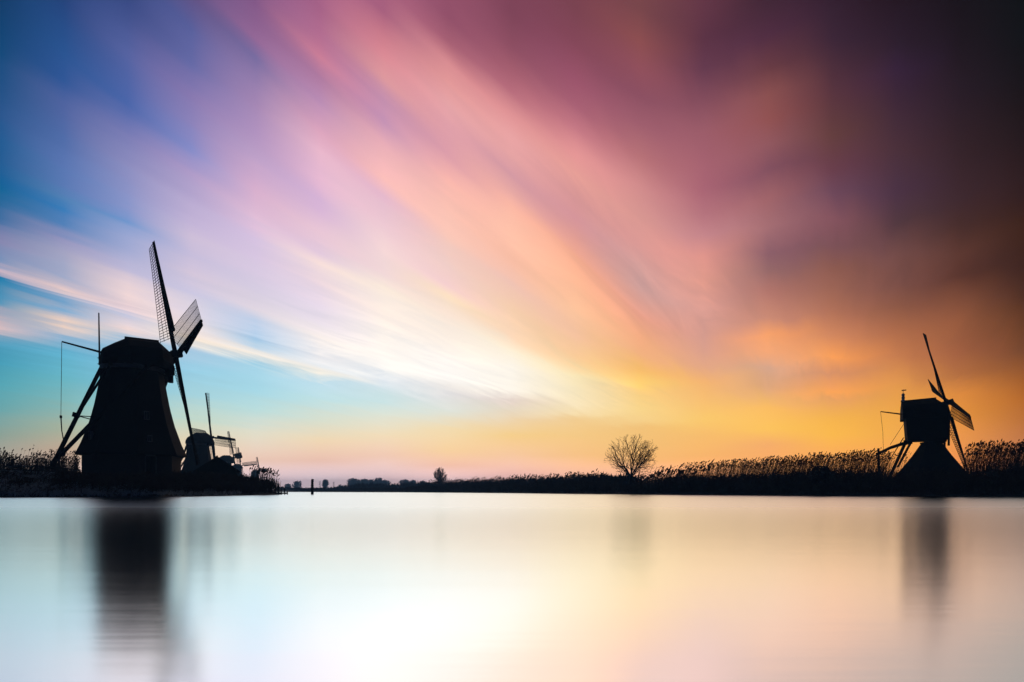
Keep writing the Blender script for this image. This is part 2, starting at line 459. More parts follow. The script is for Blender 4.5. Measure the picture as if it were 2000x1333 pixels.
rows = np.concatenate([np.linspace(36, 130, 150), np.geomspace(131, 2600, 190)])
angs = np.tan(np.radians(np.linspace(-62, 62, 420)))
gy, ga = np.meshgrid(rows, angs, indexing='ij')
gx = gy * ga
gz = height(gx, gy)
gv = np.stack([gx, gy, gz], -1).reshape(-1, 3)
nr, nc = gy.shape
idx = np.arange(nr * nc).reshape(nr, nc)
gf = np.stack([idx[:-1, :-1], idx[:-1, 1:], idx[1:, 1:], idx[1:, :-1]], -1).reshape(-1, 4)
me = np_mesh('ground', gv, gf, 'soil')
me.polygons.foreach_set('use_smooth', [True] * len(me.polygons))
tag(link('ground', me), kind='structure')

water_mat = bpy.data.materials.new('water')
water_mat.use_nodes = True
W = NT(water_mat.node_tree)
W.n.clear()
wt = W.node('ShaderNodeTexCoord')
wm = W.node('ShaderNodeMapping')
wm.inputs['Scale'].default_value = (0.12, 1.0, 1.0)
W.l.new(wt.outputs['Object'], wm.inputs[0])
wn = W.noise(wm.outputs[0], 1.1, 4.0, 0.6)
wb_ = W.node('ShaderNodeBump')
wb_.inputs['Strength'].default_value = 0.05
wb_.inputs['Distance'].default_value = 0.05
W.l.new(wn, wb_.inputs['Height'])
g = W.node('ShaderNodeBsdfGlossy')
g.distribution = 'BECKMANN'
g.inputs['Color'].default_value = (0.74, 0.785, 0.82, 1)
ws = W.node('ShaderNodeSeparateXYZ')
W.l.new(wt.outputs['Object'], ws.inputs[0])
# smooth water in the lee of the near shore, wind-ruffled farther out
ruf = W.m('MULTIPLY_ADD', W.ramp01(ws.outputs[1], 2.0, 22.0), 0.12, 0.16)
W.l.new(ruf, g.inputs['Roughness'])
W.l.new(wb_.outputs[0], g.inputs['Normal'])
wo_ = W.node('ShaderNodeOutputMaterial')
W.l.new(g.outputs[0], wo_.inputs[0])
MAT['water'] = water_mat
wv = [(-3200, -300, 0), (3200, -300, 0), (3200, 2590, 0), (-3200, 2590, 0)]
tag(link('water', np_mesh('water', wv, [(0, 1, 2, 3)], 'water')), kind='structure')


def gz_at(x, y):
    return float(height(np.array([x]), np.array([y]))[0])


# ------------------------------------------------------------------ sails
_bar_mesh = {}


def unit_bar():
    if 'bar' not in _bar_mesh:
        b = MB()
        b.loft([[(-0.5, sy, sz) for sy, sz in ((-.5, -.5), (.5, -.5), (.5, .5), (-.5, .5))], [(0.5, sy, sz) for sy, sz in ((-.5, -.5), (.5, -.5), (.5, .5), (-.5, .5))]])
        m = bpy.data.meshes.new('sail_bar')
        m.from_pydata(b.v, [], b.f)
        m.materials.append(MAT['tar'])
        _bar_mesh['bar'] = m
    return _bar_mesh['bar']


def bar_object(name, p, q, th, parent, root):
    p, q = Vector(p), Vector(q)
    d = q - p
    o = bpy.data.objects.new(name, unit_bar())
    COL.objects.link(o)
    o.parent = parent
    rot = d.to_track_quat('X', 'Z').to_matrix().to_4x4()
    o.matrix_basis = Matrix.Translation((p + q) / 2 - root.location) @ rot @ Matrix.Diagonal((d.length, th, th, 1))
    return o


def shaft_frame(psi, tau):
    s = Vector((math.cos(tau) * math.cos(psi), math.cos(tau) * math.sin(psi), math.sin(tau)))
    r = Vector((0, 0, 1)).cross(s).normalized()
    return s, r, s.cross(r)


def build_sails(root, hub, psi, tau, rho, R, side, wlat, wboard, nbar, nlong, r0, th, tw_heel, tw_tip, detail, stock_w, clip=None):
    s, r, u = shaft_frame(psi, tau)
    for k in range(4):
        a = rho + k * math.pi / 2
        e = u * math.cos(a) + r * math.sin(a)
        tgt = (-u * math.sin(a) + r * math.cos(a)) * side
        # the two stocks lie one in front of the other
        h = hub + s * (0.32 if k % 2 else -0.02)

        def pt(rad, off):
            f = max(0.0, (rad - r0) / (R - r0))
            w = math.radians(tw_heel + (tw_tip - tw_heel) * f ** 0.8)
            return h + e * rad + (tgt * math.cos(w) - s * math.sin(w)) * off

        sail = MB().beam(h, h + e * R, stock_w, stock_w * 0.9, s, stock_w * 0.45, stock_w * 0.4).build('sail', 'tar', root, root)
        # leading board, slightly twisted like the lattice
        n = 8 if detail else 4
        rb = r0 + 0.045 * R
        m = MB()
        rings = []
        for i in range(n + 1):
            rad = rb + (R - rb) * i / n
            wl = wboard * (1 - 0.35 * i / n)
            p0, p1 = pt(rad, -0.08), pt(rad, -wl)
            nn = (p1 - p0).cross(e).normalized() * 0.03
            rings.append([p0 + nn, p1 + nn, p1 - nn, p0 - nn])
        m.loft(rings).build('leading_board', 'tar', sail, root)
        if detail:
            for i in range(nbar):
                rad = r0 + (R - r0 - 0.03) * i / (nbar - 1)
                bar_object('sail_bar', pt(rad, -0.15), pt(rad, wlat), th, sail, root)
            for j in range(nlong):
                m = MB()
                off = wlat * (j + 1) / nlong
                m.tube([pt(r0 - 0.1 + (R - r0 + 0.1) * i / 10, off) for i in range(11)], th * 0.62, 4)
                m.build('sail_rail', 'tar', sail, root)
        else:
            m = MB()
            for i in range(nbar):
                rad = r0 + (R - r0) * i / (nbar - 1)
                m.beam(pt(rad, 0), pt(rad, wlat), th)
            for j in range(nlong):
                off = wlat * (j + 1) / nlong
                m.tube([pt(r0 + (R - r0) * i / 6, off) for i in range(7)], th * 0.6, 4)
            tag(m.build('sail_lattice', 'tar', sail, root), kind='stuff')
    # shaft and poll end
    MB().tube([hub - s * 3.0, hub - s * 0.5], 0.33 if R > 10 else 0.22, 8).build('wind_shaft', 'iron', root, root)
    q = 0.42 if R > 10 else 0.28
    MB().beam(hub - s * 0.55, hub + s * 0.75, q * 2, q * 2, u).build('poll_end', 'iron', root, root)


def smock_mill(hubpx, D, psi, tau, rho, label, detail, group, twist=(27, 4), th=0.05, side=1, bulk=0.89, overhang=4.7):
    psi, tau, rho = map(math.radians, (psi, tau, rho))
    hub = at(hubpx[0], hubpx[1], D)
    s, r, u = shaft_frame(psi, tau)
    sh = Vector((math.cos(psi), math.sin(psi), 0))
    nn = Vector((sh.y, -sh.x, 0))                   # to the right of the shaft
    ax = hub - sh * overhang
    z0 = gz_at(ax.x, ax.y)
    zb = hub.z - 17.7                               # all these mills share one set of heights above hub level
    root = thing('windmill', (ax.x, ax.y, z0 - 0.1), label, 'windmill', group)

    def W3(uu, vv, z):
        return Vector((ax.x, ax.y, 0)) + sh * uu + nn * vv + Vector((0, 0, z + zb))

    view = math.atan2(ax.y, ax.x)
    base = view + math.pi + math.radians(5)

    def octo(rad, z, n=8):
        return [(ax.x + rad * math.cos(base + 2 * math.pi * i / n), ax.y + rad * math.sin(base + 2 * math.pi * i / n), z + zb) for i in range(n)]

    # flared thatched smock
    prof = [(6.70, 4.72), (6.72, 4.86), (6.35, 5.6), (6.02, 6.3), (5.60, 7.4), (5.18, 8.5), (4.86, 9.6), (4.52, 10.9), (4.24, 12.3), (3.98, 13.6), (3.78, 15.0)]
    prof = [(a * bulk, z) for a, z in prof]
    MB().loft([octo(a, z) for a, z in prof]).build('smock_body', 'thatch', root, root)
    base_o = MB().loft([octo(5.96 * bulk, z0 - zb - 0.5), octo(5.96 * bulk, 4.75)]).build('base_wall', 'brick', root, root)
    nd = 24
    ring = []
    for rad, z in ((3.4, 14.95), (3.5, 14.95), (3.5, 15.5), (3.4, 15.5)):
        ring.append([(ax.x + rad * math.cos(2 * math.pi * i / nd), ax.y + rad * math.sin(2 * math.pi * i / nd), z + zb) for i in range(nd)])
    MB().loft(ring, cap=True).build('curb_ring', 'grey', root, root)
    # cap
    rings = []
    for uu, hw, zt, zl in ((-3.35, 1.5, 17.15, 15.5), (-3.2, 2.0, 17.45, 15.45), (-2.0, 3.1, 18.25, 15.42), (-0.7, 3.6, 19.0, 15.4), (1.2, 3.6, 19.02, 15.4), (2.75, 3.55, 19.0, 15.4), (3.5, 2.9, 18.35, 15.3), (4.15, 2.3, 17.75, 14.9)):
        hgt = zt - zl
        sec = [(-hw * 0.96, 0), (-hw, 0.28 * hgt), (-hw * 0.78, 0.62 * hgt), (-hw * 0.38, 0.88 * hgt), (-0.12, hgt), (0.12, hgt), (hw * 0.38, 0.88 * hgt), (hw * 0.78, 0.62 * hgt), (hw, 0.28 * hgt), (hw * 0.96, 0)]
        rings.append([W3(uu, v, zl + z) for v, z in sec])
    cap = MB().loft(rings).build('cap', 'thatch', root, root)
    if detail:
        MB().tube([W3(-0.9, 0, 19.03), W3(2.8, 0, 19.03)], 0.16, 8).build('ridge', 'thatch', cap, root)
        MB().beam(W3(3.9, -2.6, 15.2), W3(3.9, 2.6, 15.2), 0.5, 1.1).build('weather_beam', 'tar', cap, root)
        MB().beam(W3(4.0, -0.9, 14.6), W3(4.0, -0.9, 15.4), 0.4).build('front_corbel', 'tar', cap, root)
        MB().beam(W3(4.0, 0.9, 13.9), W3(4.0, 0.9, 15.4), 0.45).build('front_corbel', 'tar', cap, root)
    # tail gear
    foot = W3(-8.25, 0, 0)
    zf = gz_at(foot.x, foot.y) + 0.75 - zb
    top = W3(-3.0, 0, 15.95)
    foot = W3(-8.25, 0, zf)
    MB().beam(top, foot, 0.42, 0.42, sh, 0.5, 0.5).build('tail_pole', 'tar', root, root)
    MB().beam(W3(1.0, -4.9, 15.2), W3(1.0, 4.9, 15.2), 0.42).build('long_spreader', 'tar', root, root)
    MB().beam(W3(-2.6, -2.6, 15.35), W3(-2.6, 2.6, 15.35), 0.34).build('short_spreader', 'tar', root, root)
    mid = top.lerp(foot, 0.52)
    low = top.lerp(foot, 0.93)
    for sg in (1, -1):
        MB().beam(W3(1.0, 4.7 * sg, 15.2), low, 0.3, 0.3, (0, 0, 1), 0.36, 0.36).build('long_brace', 'tar', root, root)
        MB().beam(W3(-2.6, 2.4 * sg, 15.3), mid, 0.16).build('short_brace', 'tar', root, root)
        lb = W3(1.0, 4.7 * sg, 15.2).lerp(low, 0.55)
        MB().beam(mid, lb, 0.1).build('tie_rod', 'tar', root, root)
    MB().beam(mid - sh * 0.5 + Vector((0, 0, .15)), mid + sh * 0.25, 0.55, 0.5).build('tail_collar', 'tar', root, root)
    if detail:
        # capstan wheel at the foot of the tail
        wheel = MB()
        c = foot + Vector((0, 0, 0.1)) - sh * 0.45
        wheel.tube([c + nn * (0.75 * math.cos(t)) + Vector((0, 0, 0.75 * math.sin(t))) for t in [2 * math.pi * i / 16 for i in range(17)]], 0.05, 5, False)
        for i in range(4):
            t = math.pi * i / 4
            d = nn * (0.95 * math.cos(t)) + Vector((0, 0, 0.95 * math.sin(t)))
            wheel.beam(c - d, c + d, 0.07)
        wheel.build('capstan_wheel', 'oldwood', root, root)
        MB().tube([foot + sh * 0.1, c - sh * 0.1], 0.16, 8).build('capstan_drum', 'oldwood', root, root)
        # brake lever, rope and rod
        lev = W3(-7.25, 0, 17.72)
        MB().beam(W3(-2.8, 0, 16.85), lev, 0.2, 0.24, (0, 0, 1), 0.13, 0.15).build('brake_lever', 'tar', root, root)
        rod = lev + Vector((-0.1, 0, 0))
        rod.z = zb + 9.05
        MB().tube([lev, rod], 0.028, 5).build('brake_rope', 'rope', root, root)
        MB().tube([rod, rod + Vector((0.1, 0, -1.6)), rod + Vector((0.38, 0.05, -3.3))], [0.075, 0.06, 0.07], 6).build('brake_rod', 'oldwood', root, root)
        MB().tube([rod + Vector((0, 0, -0.15)), rod + Vector((0, 0, 0.15))], 0.13, 8).build('pull_knob', 'oldwood', root, root)
        MB().tube([W3(-3.5, 0, 15.4), W3(-3.58, 0, 21.6)], [0.11, 0.07], 7).build('flag_pole', 'grey', root, root)
        for z in (15.55, 16.25):
            MB().beam(W3(-3.0, 0, z), W3(-3.7, 0, z), 0.16, 0.1).build('pole_bracket', 'iron', root, root)
        MB().tube([W3(-3.0, 2.0, 15.4), mid + nn * 0.2], 0.03, 5).build('stay_wire', 'iron', root, root)
        # openings on the faces towards the water
        def on_face(px, py):
            # point of the smock surface seen at that bearing and height
            z = None
            best = None
            p0 = Vector((0, 0, CAMH))
            d = at(px, py, 1.0) - p0
            for t in np.linspace(70, 84, 1400):
                p = p0 + d * t
                zz = p.z - zb
                ph = (math.atan2(p.y - ax.y, p.x - ax.x) - base) % (math.pi / 4) - math.pi / 8
                zs = [q[1] for q in prof]
                rr = float(np.interp(zz, zs, [q[0] for q in prof])) if zz > 4.75 else 5.3
                if math.hypot(p.x - ax.x, p.y - ax.y) <= rr * math.cos(math.pi / 8) / math.cos(ph):
                    fa = base + (math.floor(((math.atan2(p.y - ax.y, p.x - ax.x) - base) % (2 * math.pi)) / (math.pi / 4)) + 0.5) * math.pi / 4
                    return p, Vector((math.cos(fa), math.sin(fa), 0))
            return None, None

        for px, py, w, h in ((285, 812, 0.55, 0.95), (291, 857, 0.5, 0.7), (180, 851, 0.5, 0.9)):
            p, nrm = on_face(px, py)
            if p is None:
                continue
            tn = Vector((-nrm.y, nrm.x, 0))
            z = Vector((0, 0, 1))
            o = p + nrm * 0.12
            fr = MB()
            fr.beam(o - tn * w / 2 - z * h / 2 - nrm * .4, o - tn * w / 2 - z * h / 2, w * 0.0 + 0.01)
            fr = MB()
            for a, b in (((-1, -1), (1, -1)), ((1, -1), (1, 1)), ((1, 1), (-1, 1)), ((-1, 1), (-1, -1))):
                fr.beam(o + tn * (a[0] * w / 2) + z * (a[1] * h / 2), o + tn * (b[0] * w / 2) + z * (b[1] * h / 2), 0.09, 0.3, nrm)
            win = fr.build('window_frame', 'grey', root, root)
            g2 = MB()
            g2.poly([o + tn * (sx * w / 2) + z * (sy * h / 2) for sx, sy in ((-1, -1), (1, -1), (1, 1), (-1, 1))])
            g2.build('pane', 'glass', win, root)
            MB().beam(o - z * h / 2 + nrm * 0.06, o + z * h / 2 + nrm * 0.06, 0.05, 0.04, nrm).build('glazing_bar', 'grey', win, root)
        p, nrm = on_face(294, 905)
        if p is not None:
            tn = Vector((-nrm.y, nrm.x, 0))
            o = Vector((p.x, p.y, zb + 2.5)) + nrm * 0.04
            z = Vector((0, 0, 1))
            d = MB()
            for q in range(4):
                d.beam(o + tn * (-0.42 + 0.28 * q), o + tn * (-0.42 + 0.28 * q) + z * 1.95, 0.26, 0.06, nrm)
            dr = d.build('door', 'tar', root, root)
            MB().beam(o - tn * 0.62, o - tn * 0.62 + z * 2.05, 0.12, 0.12, nrm).build('door_jamb', 'grey', dr, root)
            MB().beam(o + tn * 0.62, o + tn * 0.62 + z * 2.05, 0.12, 0.12, nrm).build('door_jamb', 'grey', dr, root)
            MB().beam(o - tn * 0.56 + z * 2.12, o + tn * 0.56 + z * 2.12, 0.12, 0.12, nrm).build('lintel', 'grey', dr, root)
    build_sails(root, hub, psi, tau, rho, 14.2, side, 2.35, 0.85, 36 if detail else 26, 3, 2.1, th, twist[0], twist[1], detail, 0.52)
    return root


GM = 'thatched windmills in a row along the left bank'
smock_mill((343, 692), 85.8, 36.2, 9.3, 5.4, 'largest dark thatched windmill standing on the left bank, nearest to the water', True, GM)
smock_mill((413, 855), 219, 49.9, 10.6, -6.8, 'second windmill, right behind the large one, above the gabled shed roof', False, GM, th=0.09, side=-1, bulk=0.84, overhang=4.2)
smock_mill((457, 895), 361, 37.0, 10.4, -0.1, 'third windmill from the front, its cap rising behind the shed roof', False, GM, th=0.12)
smock_mill((470, 910), 528, 74.3, 6.8, 4.0, 'fourth windmill along the row, small, with level sail stretched to the right', False, GM, th=0.14)
smock_mill((507, 921), 676, 46.1, 8.5, 1.7, 'smallest and farthest windmill of the row, behind reeds at the bank tip', False, GM, th=0.16)


# ------------------------------------------------------------------ hollow post mill on the right bank
def post_mill():
    psi, tau, rho = map(math.radians, (334.6, 18.0, -18.3))
    hub = at(1848, 788, 80.4)
    sh = Vector((math.cos(psi), math.sin(psi), 0))
    nn = Vector((sh.y, -sh.x, 0))
    ax = hub - sh * 1.47
    z0 = gz_at(ax.x, ax.y)
    root = thing('post_mill', (ax.x, ax.y, z0 - 0.1), 'small boxy post mill with wooden body on a pyramid base among the right reeds', 'windmill')

    def W3(u_, v, z):
        return Vector((ax.x, ax.y, z)) + sh * u_ + nn * v

    # pyramid base, thatched
    view = math.atan2(ax.y, ax.x)

    def sq(a, z):
        e1 = Vector((-math.sin(view), math.cos(view), 0))
        e2 = Vector((math.cos(view), math.sin(view), 0))
        c = Vector((ax.x, ax.y, z))
        k = 0.42 * a
        return [c + e1 * x + e2 * y for x, y in ((-a, -k), (-k, -a), (k, -a), (a, -k), (a, k), (k, a), (-k, a), (-a, k))]

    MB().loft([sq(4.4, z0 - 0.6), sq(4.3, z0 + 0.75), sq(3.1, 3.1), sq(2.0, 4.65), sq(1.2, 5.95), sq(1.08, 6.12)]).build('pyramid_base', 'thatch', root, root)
    MB().loft([sq(1.2, 6.12), sq(1.2, 6.27)]).build('base_collar', 'tar', root, root)
    MB().tube([W3(0, 0, 6.2), W3(0, 0, 6.75)], 0.85, 10).build('hollow_post', 'tar', root, root)
    # body
    hw = 1.75
    body = MB().loft([[W3(a, b, 6.45) for a, b in ((-2.62, -hw), (1.42, -hw), (1.42, hw), (-2.62, hw))], [W3(a, b, 9.15) for a, b in ((-2.8, -hw), (1.5, -hw), (1.5, hw), (-2.8, hw))]]).build('body', 'tar', root, root)
    for sgn in (-1, 1):
        for i in range(12):
            z = 6.5 + i * 0.215
            k = (z - 6.45) / 2.7
            MB().beam(W3(-2.62 - 0.18 * k, sgn * (hw + 0.02), z + .09), W3(1.42 + 0.08 * k, sgn * (hw + 0.02), z + .09), 0.035, 0.2, (nn * sgn * 0.18 + Vector((0, 0, 1)))).build('board', 'tar', body, root)
    for v in (-hw + .1, hw - .1):
        MB().beam(W3(1.5, v, 5.75), W3(1.53, v, 9.3), 0.16, 0.22).build('corner_board', 'tar', body, root)
    MB().beam(W3(-2.9, 0, 6.52), W3(1.5, 0, 6.42), 0.5, 0.2).build('floor_beam', 'tar', body, root)
    # roof with swept sides
    sec = [(-2.0, 0), (-2.02, 0.35), (-1.85, 0.95), (-1.35, 1.55), (-0.1, 2.25), (0.1, 2.25), (1.35, 1.55), (1.85, 0.95), (2.02, 0.35), (2.0, 0)]
    rings = []
    for u_, sc_, zl, dz_ in ((-3.12, 0.94, 9.0, 0.06), (-3.08, 1.0, 9.0, 0.0), (0.35, 1.0, 9.1, 0.12), (1.3, 0.95, 9.05, -0.55), (1.62, 0.9, 9.0, -0.85)):
        rings.append([W3(u_, v * sc_, zl + z * (2.25 + dz_) / 2.25) for v, z in sec])
    roof = MB().loft(rings).build('roof', 'tar', root, root)
    for sgn in (-1, 1):
        for (v0, za), (v1, z1_) in zip(sec[5:9], sec[6:10]):
            n = 4 if abs(v0 - v1) > 0.6 else 3
            for i in range(n):
                f0 = (i + 0.5) / n
                v, z = v0 + (v1 - v0) * f0, za + (z1_ - za) * f0
                up = nn * (sgn * (v0 - v1)) + Vector((0, 0, za - z1_))
                ln = math.hypot(v0 - v1, za - z1_) / n * 0.9
                out = Vector((0, 0, 1)) * abs(v0 - v1) * 0.03 + nn * sgn * abs(za - z1_) * 0.03
                MB().beam(W3(-3.14, sgn * v, 9.0 + z) + out, W3(0.3, sgn * v, 9.1 + z * 1.05) + out, 0.05, ln, up).build('roof_board', 'tar', roof, root)
    MB().beam(W3(-3.2, 0, 11.3), W3(0.45, 0, 11.5), 0.28, 0.16).build('ridge_cap', 'tar', roof, root)
    fin = MB().tube([W3(-2.95, 0, z) for z in (11.2, 11.45, 11.5, 11.75, 11.9, 12.1, 12.2, 12.28)], [0.26, 0.24, 0.14, 0.2, 0.14, 0.19, 0.16, 0.05], 8).build('finial', 'pale', roof, root)
    MB().tube([W3(-2.95, 0, 12.25), W3(-2.95, 0, 12.75)], 0.03, 5).build('vane_rod', 'iron', fin, root)
    v = MB()
    v.beam(W3(-3.12, 0, 12.62), W3(-2.62, 0, 12.66), 0.03, 0.12)
    v.build('vane', 'iron', fin, root)
    # brake lever and rope
    lev = W3(-5.35, 0, 10.2)
    MB().beam(W3(-2.9, 0, 9.72), lev, 0.14, 0.17, (0, 0, 1), 0.1, 0.11).build('brake_lever', 'tar', root, root)
    MB().tube([lev, W3(-5.1, 0, 7.6), W3(-5.05, 0, 5.4)], 0.022, 5).build('brake_rope', 'rope', root, root)
    MB().tube([W3(-2.85, 1.2, 8.7), W3(-4.35, 0.3, 6.1)], 0.025, 5).build('stay_wire', 'iron', root, root)
    # tail beam, post, stair
    MB().tube([W3(-2.0, 0, 6.35), W3(-3.0, 0, 6.2), W3(-4.3, 0, 5.75), W3(-5.85, 0, 4.95)], [0.2, 0.2, 0.18, 0.15], 6).build('tail_beam', 'tar', root, root)
    g = W3(-5.55, 0, 0)
    MB().beam(W3(-5.5, 0, gz_at(g.x, g.y) - 0.5), W3(-5.58, 0, 5.72), 0.24, 0.24, sh).build('tail_post', 'oldwood', root, root)
    s0, s1 = W3(-2.55, 0, 6.75), W3(-4.45, 0, 2.0)
    st = None
    for sg in (-1, 1):
        o = MB().beam(s0 + nn * 0.5 * sg, s1 + nn * 0.5 * sg, 0.1, 0.3, sh).build('stair_stringer', 'tar', root, root)
        st = o
        MB().beam(s0 + nn * 0.5 * sg - sh * 0.35 + Vector((0, 0, .2)), s1 + nn * 0.5 * sg - sh * 0.9 + Vector((0, 0, .45)), 0.07).build('stair_handrail', 'tar', root, root)
    for i in range(18):
        p = s0.lerp(s1, (i + 0.5) / 18)
        MB().beam(p - nn * 0.5, p + nn * 0.5, 0.26, 0.06).build('stair_tread', 'tar', root, root)
    MB().beam(W3(-2.1, 1.0, 6.45), W3(-3.5, 0.9, 3.4), 0.16).build('tail_brace', 'tar', root, root)
    MB().beam(W3(-2.1, -1.0, 6.45), W3(-3.5, -0.9, 3.4), 0.16).build('tail_brace', 'tar', root, root)
    build_sails(root, hub, psi, tau, rho, 8.75, -1, 1.5, 0.42, 24, 4, 1.35, 0.045, 24, 2, True, 0.3)


post_mill()


# ------------------------------------------------------------------ reeds (bent stems with leaves and nodding plumes)
def reeds(name, pos, hgt, label, lean=0.10, wid=0.02, plume_p=0.7, leaves=2, plume_s=1.0):
    n = len(pos)
    x, y = pos[:, 0], pos[:, 1]
    z = height(x, y) - 0.05
    hh = hgt * rng.uniform(0.82, 1.12, n)
    la = lean * rng.normal(1.0, 0.5, n)
    ang = rng.uniform(-0.6, 0.6, n)
    cxv, cyv = np.cos(ang), np.sin(ang)
    V, Fq = [], []
    cnt = 0
    # centre line points
    ts = [0.0, 0.55, 1.0]
    P = []
    for t in ts:
        P.append(np.stack([x + la * hh * t ** 2, y + la * hh * t ** 2 * 0.3 * np.sin(ang * 5), z + hh * t * (1 - 0.04 * t)], -1))
    sidev = np.stack([cxv, cyv, np.zeros(n)], -1)
    for i, w in enumerate((wid, wid * 0.8, wid * 0.45)):
        V.append(P[i] - sidev * w / 2)
        V.append(P[i] + sidev * w / 2)
    base = np.arange(n)
    for i in range(2):
        a, b, c, d = [base + (2 * i + k) * n for k in (0, 1, 3, 2)]
        Fq.append(np.stack([a, b, c, d], -1))
    cnt = 6 * n
    # leaves
    for k in range(leaves):
        f = rng.uniform(0.25, 0.8, n)
        p0 = P[0] + (P[2] - P[0]) * f[:, None]
        p0[:, 0] = x + la * hh * f ** 2
        sg = np.where(rng.random(n) < 0.75, 1.0, -1.0)
        L = rng.uniform(0.25, 0.6, n)
        dirv = np.stack([sg * L * rng.uniform(.5, .9, n), rng.normal(0, .25, n) * L, L * rng.uniform(-0.1, 0.75, n)], -1)
        up = np.zeros((n, 3))
        up[:, 2] = 0.022
        q = [p0 - up, p0 + dirv * 0.55 + up * 0.2 + np.array([0, 0, .05]), p0 + dirv, p0 + up]
        V += q
        a = base + cnt
        Fq.append(np.stack([a, a + n, a + 2 * n, a + 3 * n], -1))
        cnt += 4 * n
    # plumes
    has = rng.random(n) < plume_p
    m = int(has.sum())
    if m:
        tip = P[2][has]
        L = rng.uniform(0.2, 0.36, m) * plume_s
        dirv = np.stack([L * rng.uniform(0.1, 0.75, m), rng.normal(0, .1, m), L * rng.uniform(0.35, 0.9, m)], -1)
        wv = np.stack([rng.uniform(.03, .075, m) * plume_s, rng.normal(0, .03, m), rng.normal(-0.01, .02, m)], -1)
        bs = np.arange(m)
        for sgn in (1, 0.35):
            w_ = wv.copy()
            if sgn != 1:
                w_ = np.stack([wv[:, 0] * 0.3, np.abs(wv[:, 0]), wv[:, 2]], -1)
            V += [tip - np.array([0, 0, .05]), tip + dirv * 0.5 + w_, tip + dirv, tip + dirv * 0.45 - w_]
            a = bs + cnt
            Fq.append(np.stack([a, a + m, a + 2 * m, a + 3 * m], -1))
            cnt += 4 * m
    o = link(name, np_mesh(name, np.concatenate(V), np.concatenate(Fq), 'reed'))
    tag(o, label, 'reeds', kind='stuff')
    return o


def along_edge(line, i0, i1, n, d0, d1):
    """random points inland of an edge polyline between vertices i0..i1"""
    seg = line[i0:i1 + 1]
    L = np.hypot(*(seg[1:] - seg[:-1]).T)
    cs = np.concatenate([[0], np.cumsum(L)])
    t = rng.uniform(0, cs[-1], n)
    k = np.clip(np.searchsorted(cs, t) - 1, 0, len(L) - 1)
    f = (t - cs[k]) / L[k]
    p = seg[k] + (seg[k + 1] - seg[k]) * f[:, None]
    d = (seg[k + 1] - seg[k]) / L[k][:, None]
    nrm = np.stack([d[:, 1], -d[:, 0]], -1)
    q = p + nrm * rng.uniform(d0, d1, n)[:, None]
    return q


def clumpy(p, keep=0.65, sc_=0.5):
    w = 0.5 + 0.25 * np.sin(p[:, 0] * 1.3 * sc_ + 2 * np.sin(p[:, 1] * 0.7 * sc_)) + 0.25 * np.sin(p[:, 1] * 1.9 * sc_ + p[:, 0] * 3.1 * sc_)
    return p[rng.random(len(p)) < keep + (1 - keep) * w]


# which side of the polyline is land?
def landward(line, i0, i1, n, d0, d1, poly):
    q = along_edge(line, i0, i1, n, d0, d1)
    k = inside(q[:, 0], q[:, 1], poly)
    if k.mean() < 0.5:
        q = along_edge(line, i0, i1, n, -d1, -d0)
        k = inside(q[:, 0], q[:, 1], poly)
    return q[k]


def away_from(p, cx, cy, r):
    return p[np.hypot(p[:, 0] - cx, p[:, 1] - cy) > r]


pm = at(1820, 900, 81.0)
p = landward(RIGHT_EDGE, 1, 4, 15000, 0.3, 7.0, RIGHT_POLY)
trf = 1 - 0.5 * np.exp(-((p[:, 0] / p[:, 1] * F + CX - 1228) / 45.0) ** 2)
reeds('near_reeds', p, 2.0 * trf * (1 + 0.14 * np.sin(p[:, 0] * 0.8 + 2 * np.sin(p[:, 0] * .3))), 'dense low dark reed fringe along the right bank waterline', 0.06, 0.03, 0.15, 3)
p = clumpy(landward(RIGHT_EDGE, 1, 4, 9500, 6, 24, RIGHT_POLY))
p = away_from(p, pm.x, pm.y, 5.2)
hx = np.interp(p[:, 0], [15, 25, 40, 55, 70], [2.7, 3.7, 4.1, 4.5, 4.7])
infront = (p[:, 1] < 79.5 + 0.1 * (p[:, 0] - 45)) & (np.abs(p[:, 0] / p[:, 1] - (1795 - 1000) / F) < 0.062)
p, hx = p[~infront], hx[~infront]
hx = hx * (1 + 0.035 * np.sin(p[:, 0] * 1.1 + 2 * np.sin(p[:, 1] * 0.5)))
reeds('tall_reeds', p, hx, 'tall feathery reeds with nodding plumes standing around the small mill', 0.15, 0.03, 0.9, 1, 1.15)
def no_gap(p):
    return p[np.abs(p[:, 0] / p[:, 1] - (1221 - 1000) / F) > 0.004]


def by_tree(p, k):
    b = (p[:, 0] / p[:, 1]) * F + CX
    return 1 - k * np.exp(-((b - 1228) / 45.0) ** 2)


p = landward(RIGHT_EDGE, 3, 8, 10000, 0.3, 7.0, RIGHT_POLY)
reeds('reed_belt', p, 1.9 * by_tree(p, 0.5), 'dense dark reed belt at the waterline from the lone tree to the far bank', 0.06, 0.06, 0.2, 3, 1.5)
p = no_gap(clumpy(landward(RIGHT_EDGE, 4, 8, 7000, 5.0, 16.0, RIGHT_POLY), 0.3, 0.35))
reeds('distant_reeds', p, np.interp(p[:, 1], [100, 170, 270], [2.9, 2.9, 3.0]) * by_tree(p, 0.42) * (0.95 + 0.14 * np.sin(p[:, 0] * 0.9 + 2 * np.sin(p[:, 1] * .21)) + 0.16 * np.sin(p[:, 1] * 0.37) + rng.normal(0, .08, len(p))), 'taller loose reeds behind the dense belt beyond the lone tree', 0.10, 0.04, 0.85, 2, 2.2)
p = clumpy(landward(RIGHT_EDGE, 8, 10, 4000, 0.3, 8.0, RIGHT_POLY), 0.3, 0.3)
reeds('far_reeds', p, 1.2, 'low reed line along the far shore of the water', 0.05, 0.09, 0.3, 2, 1.5)
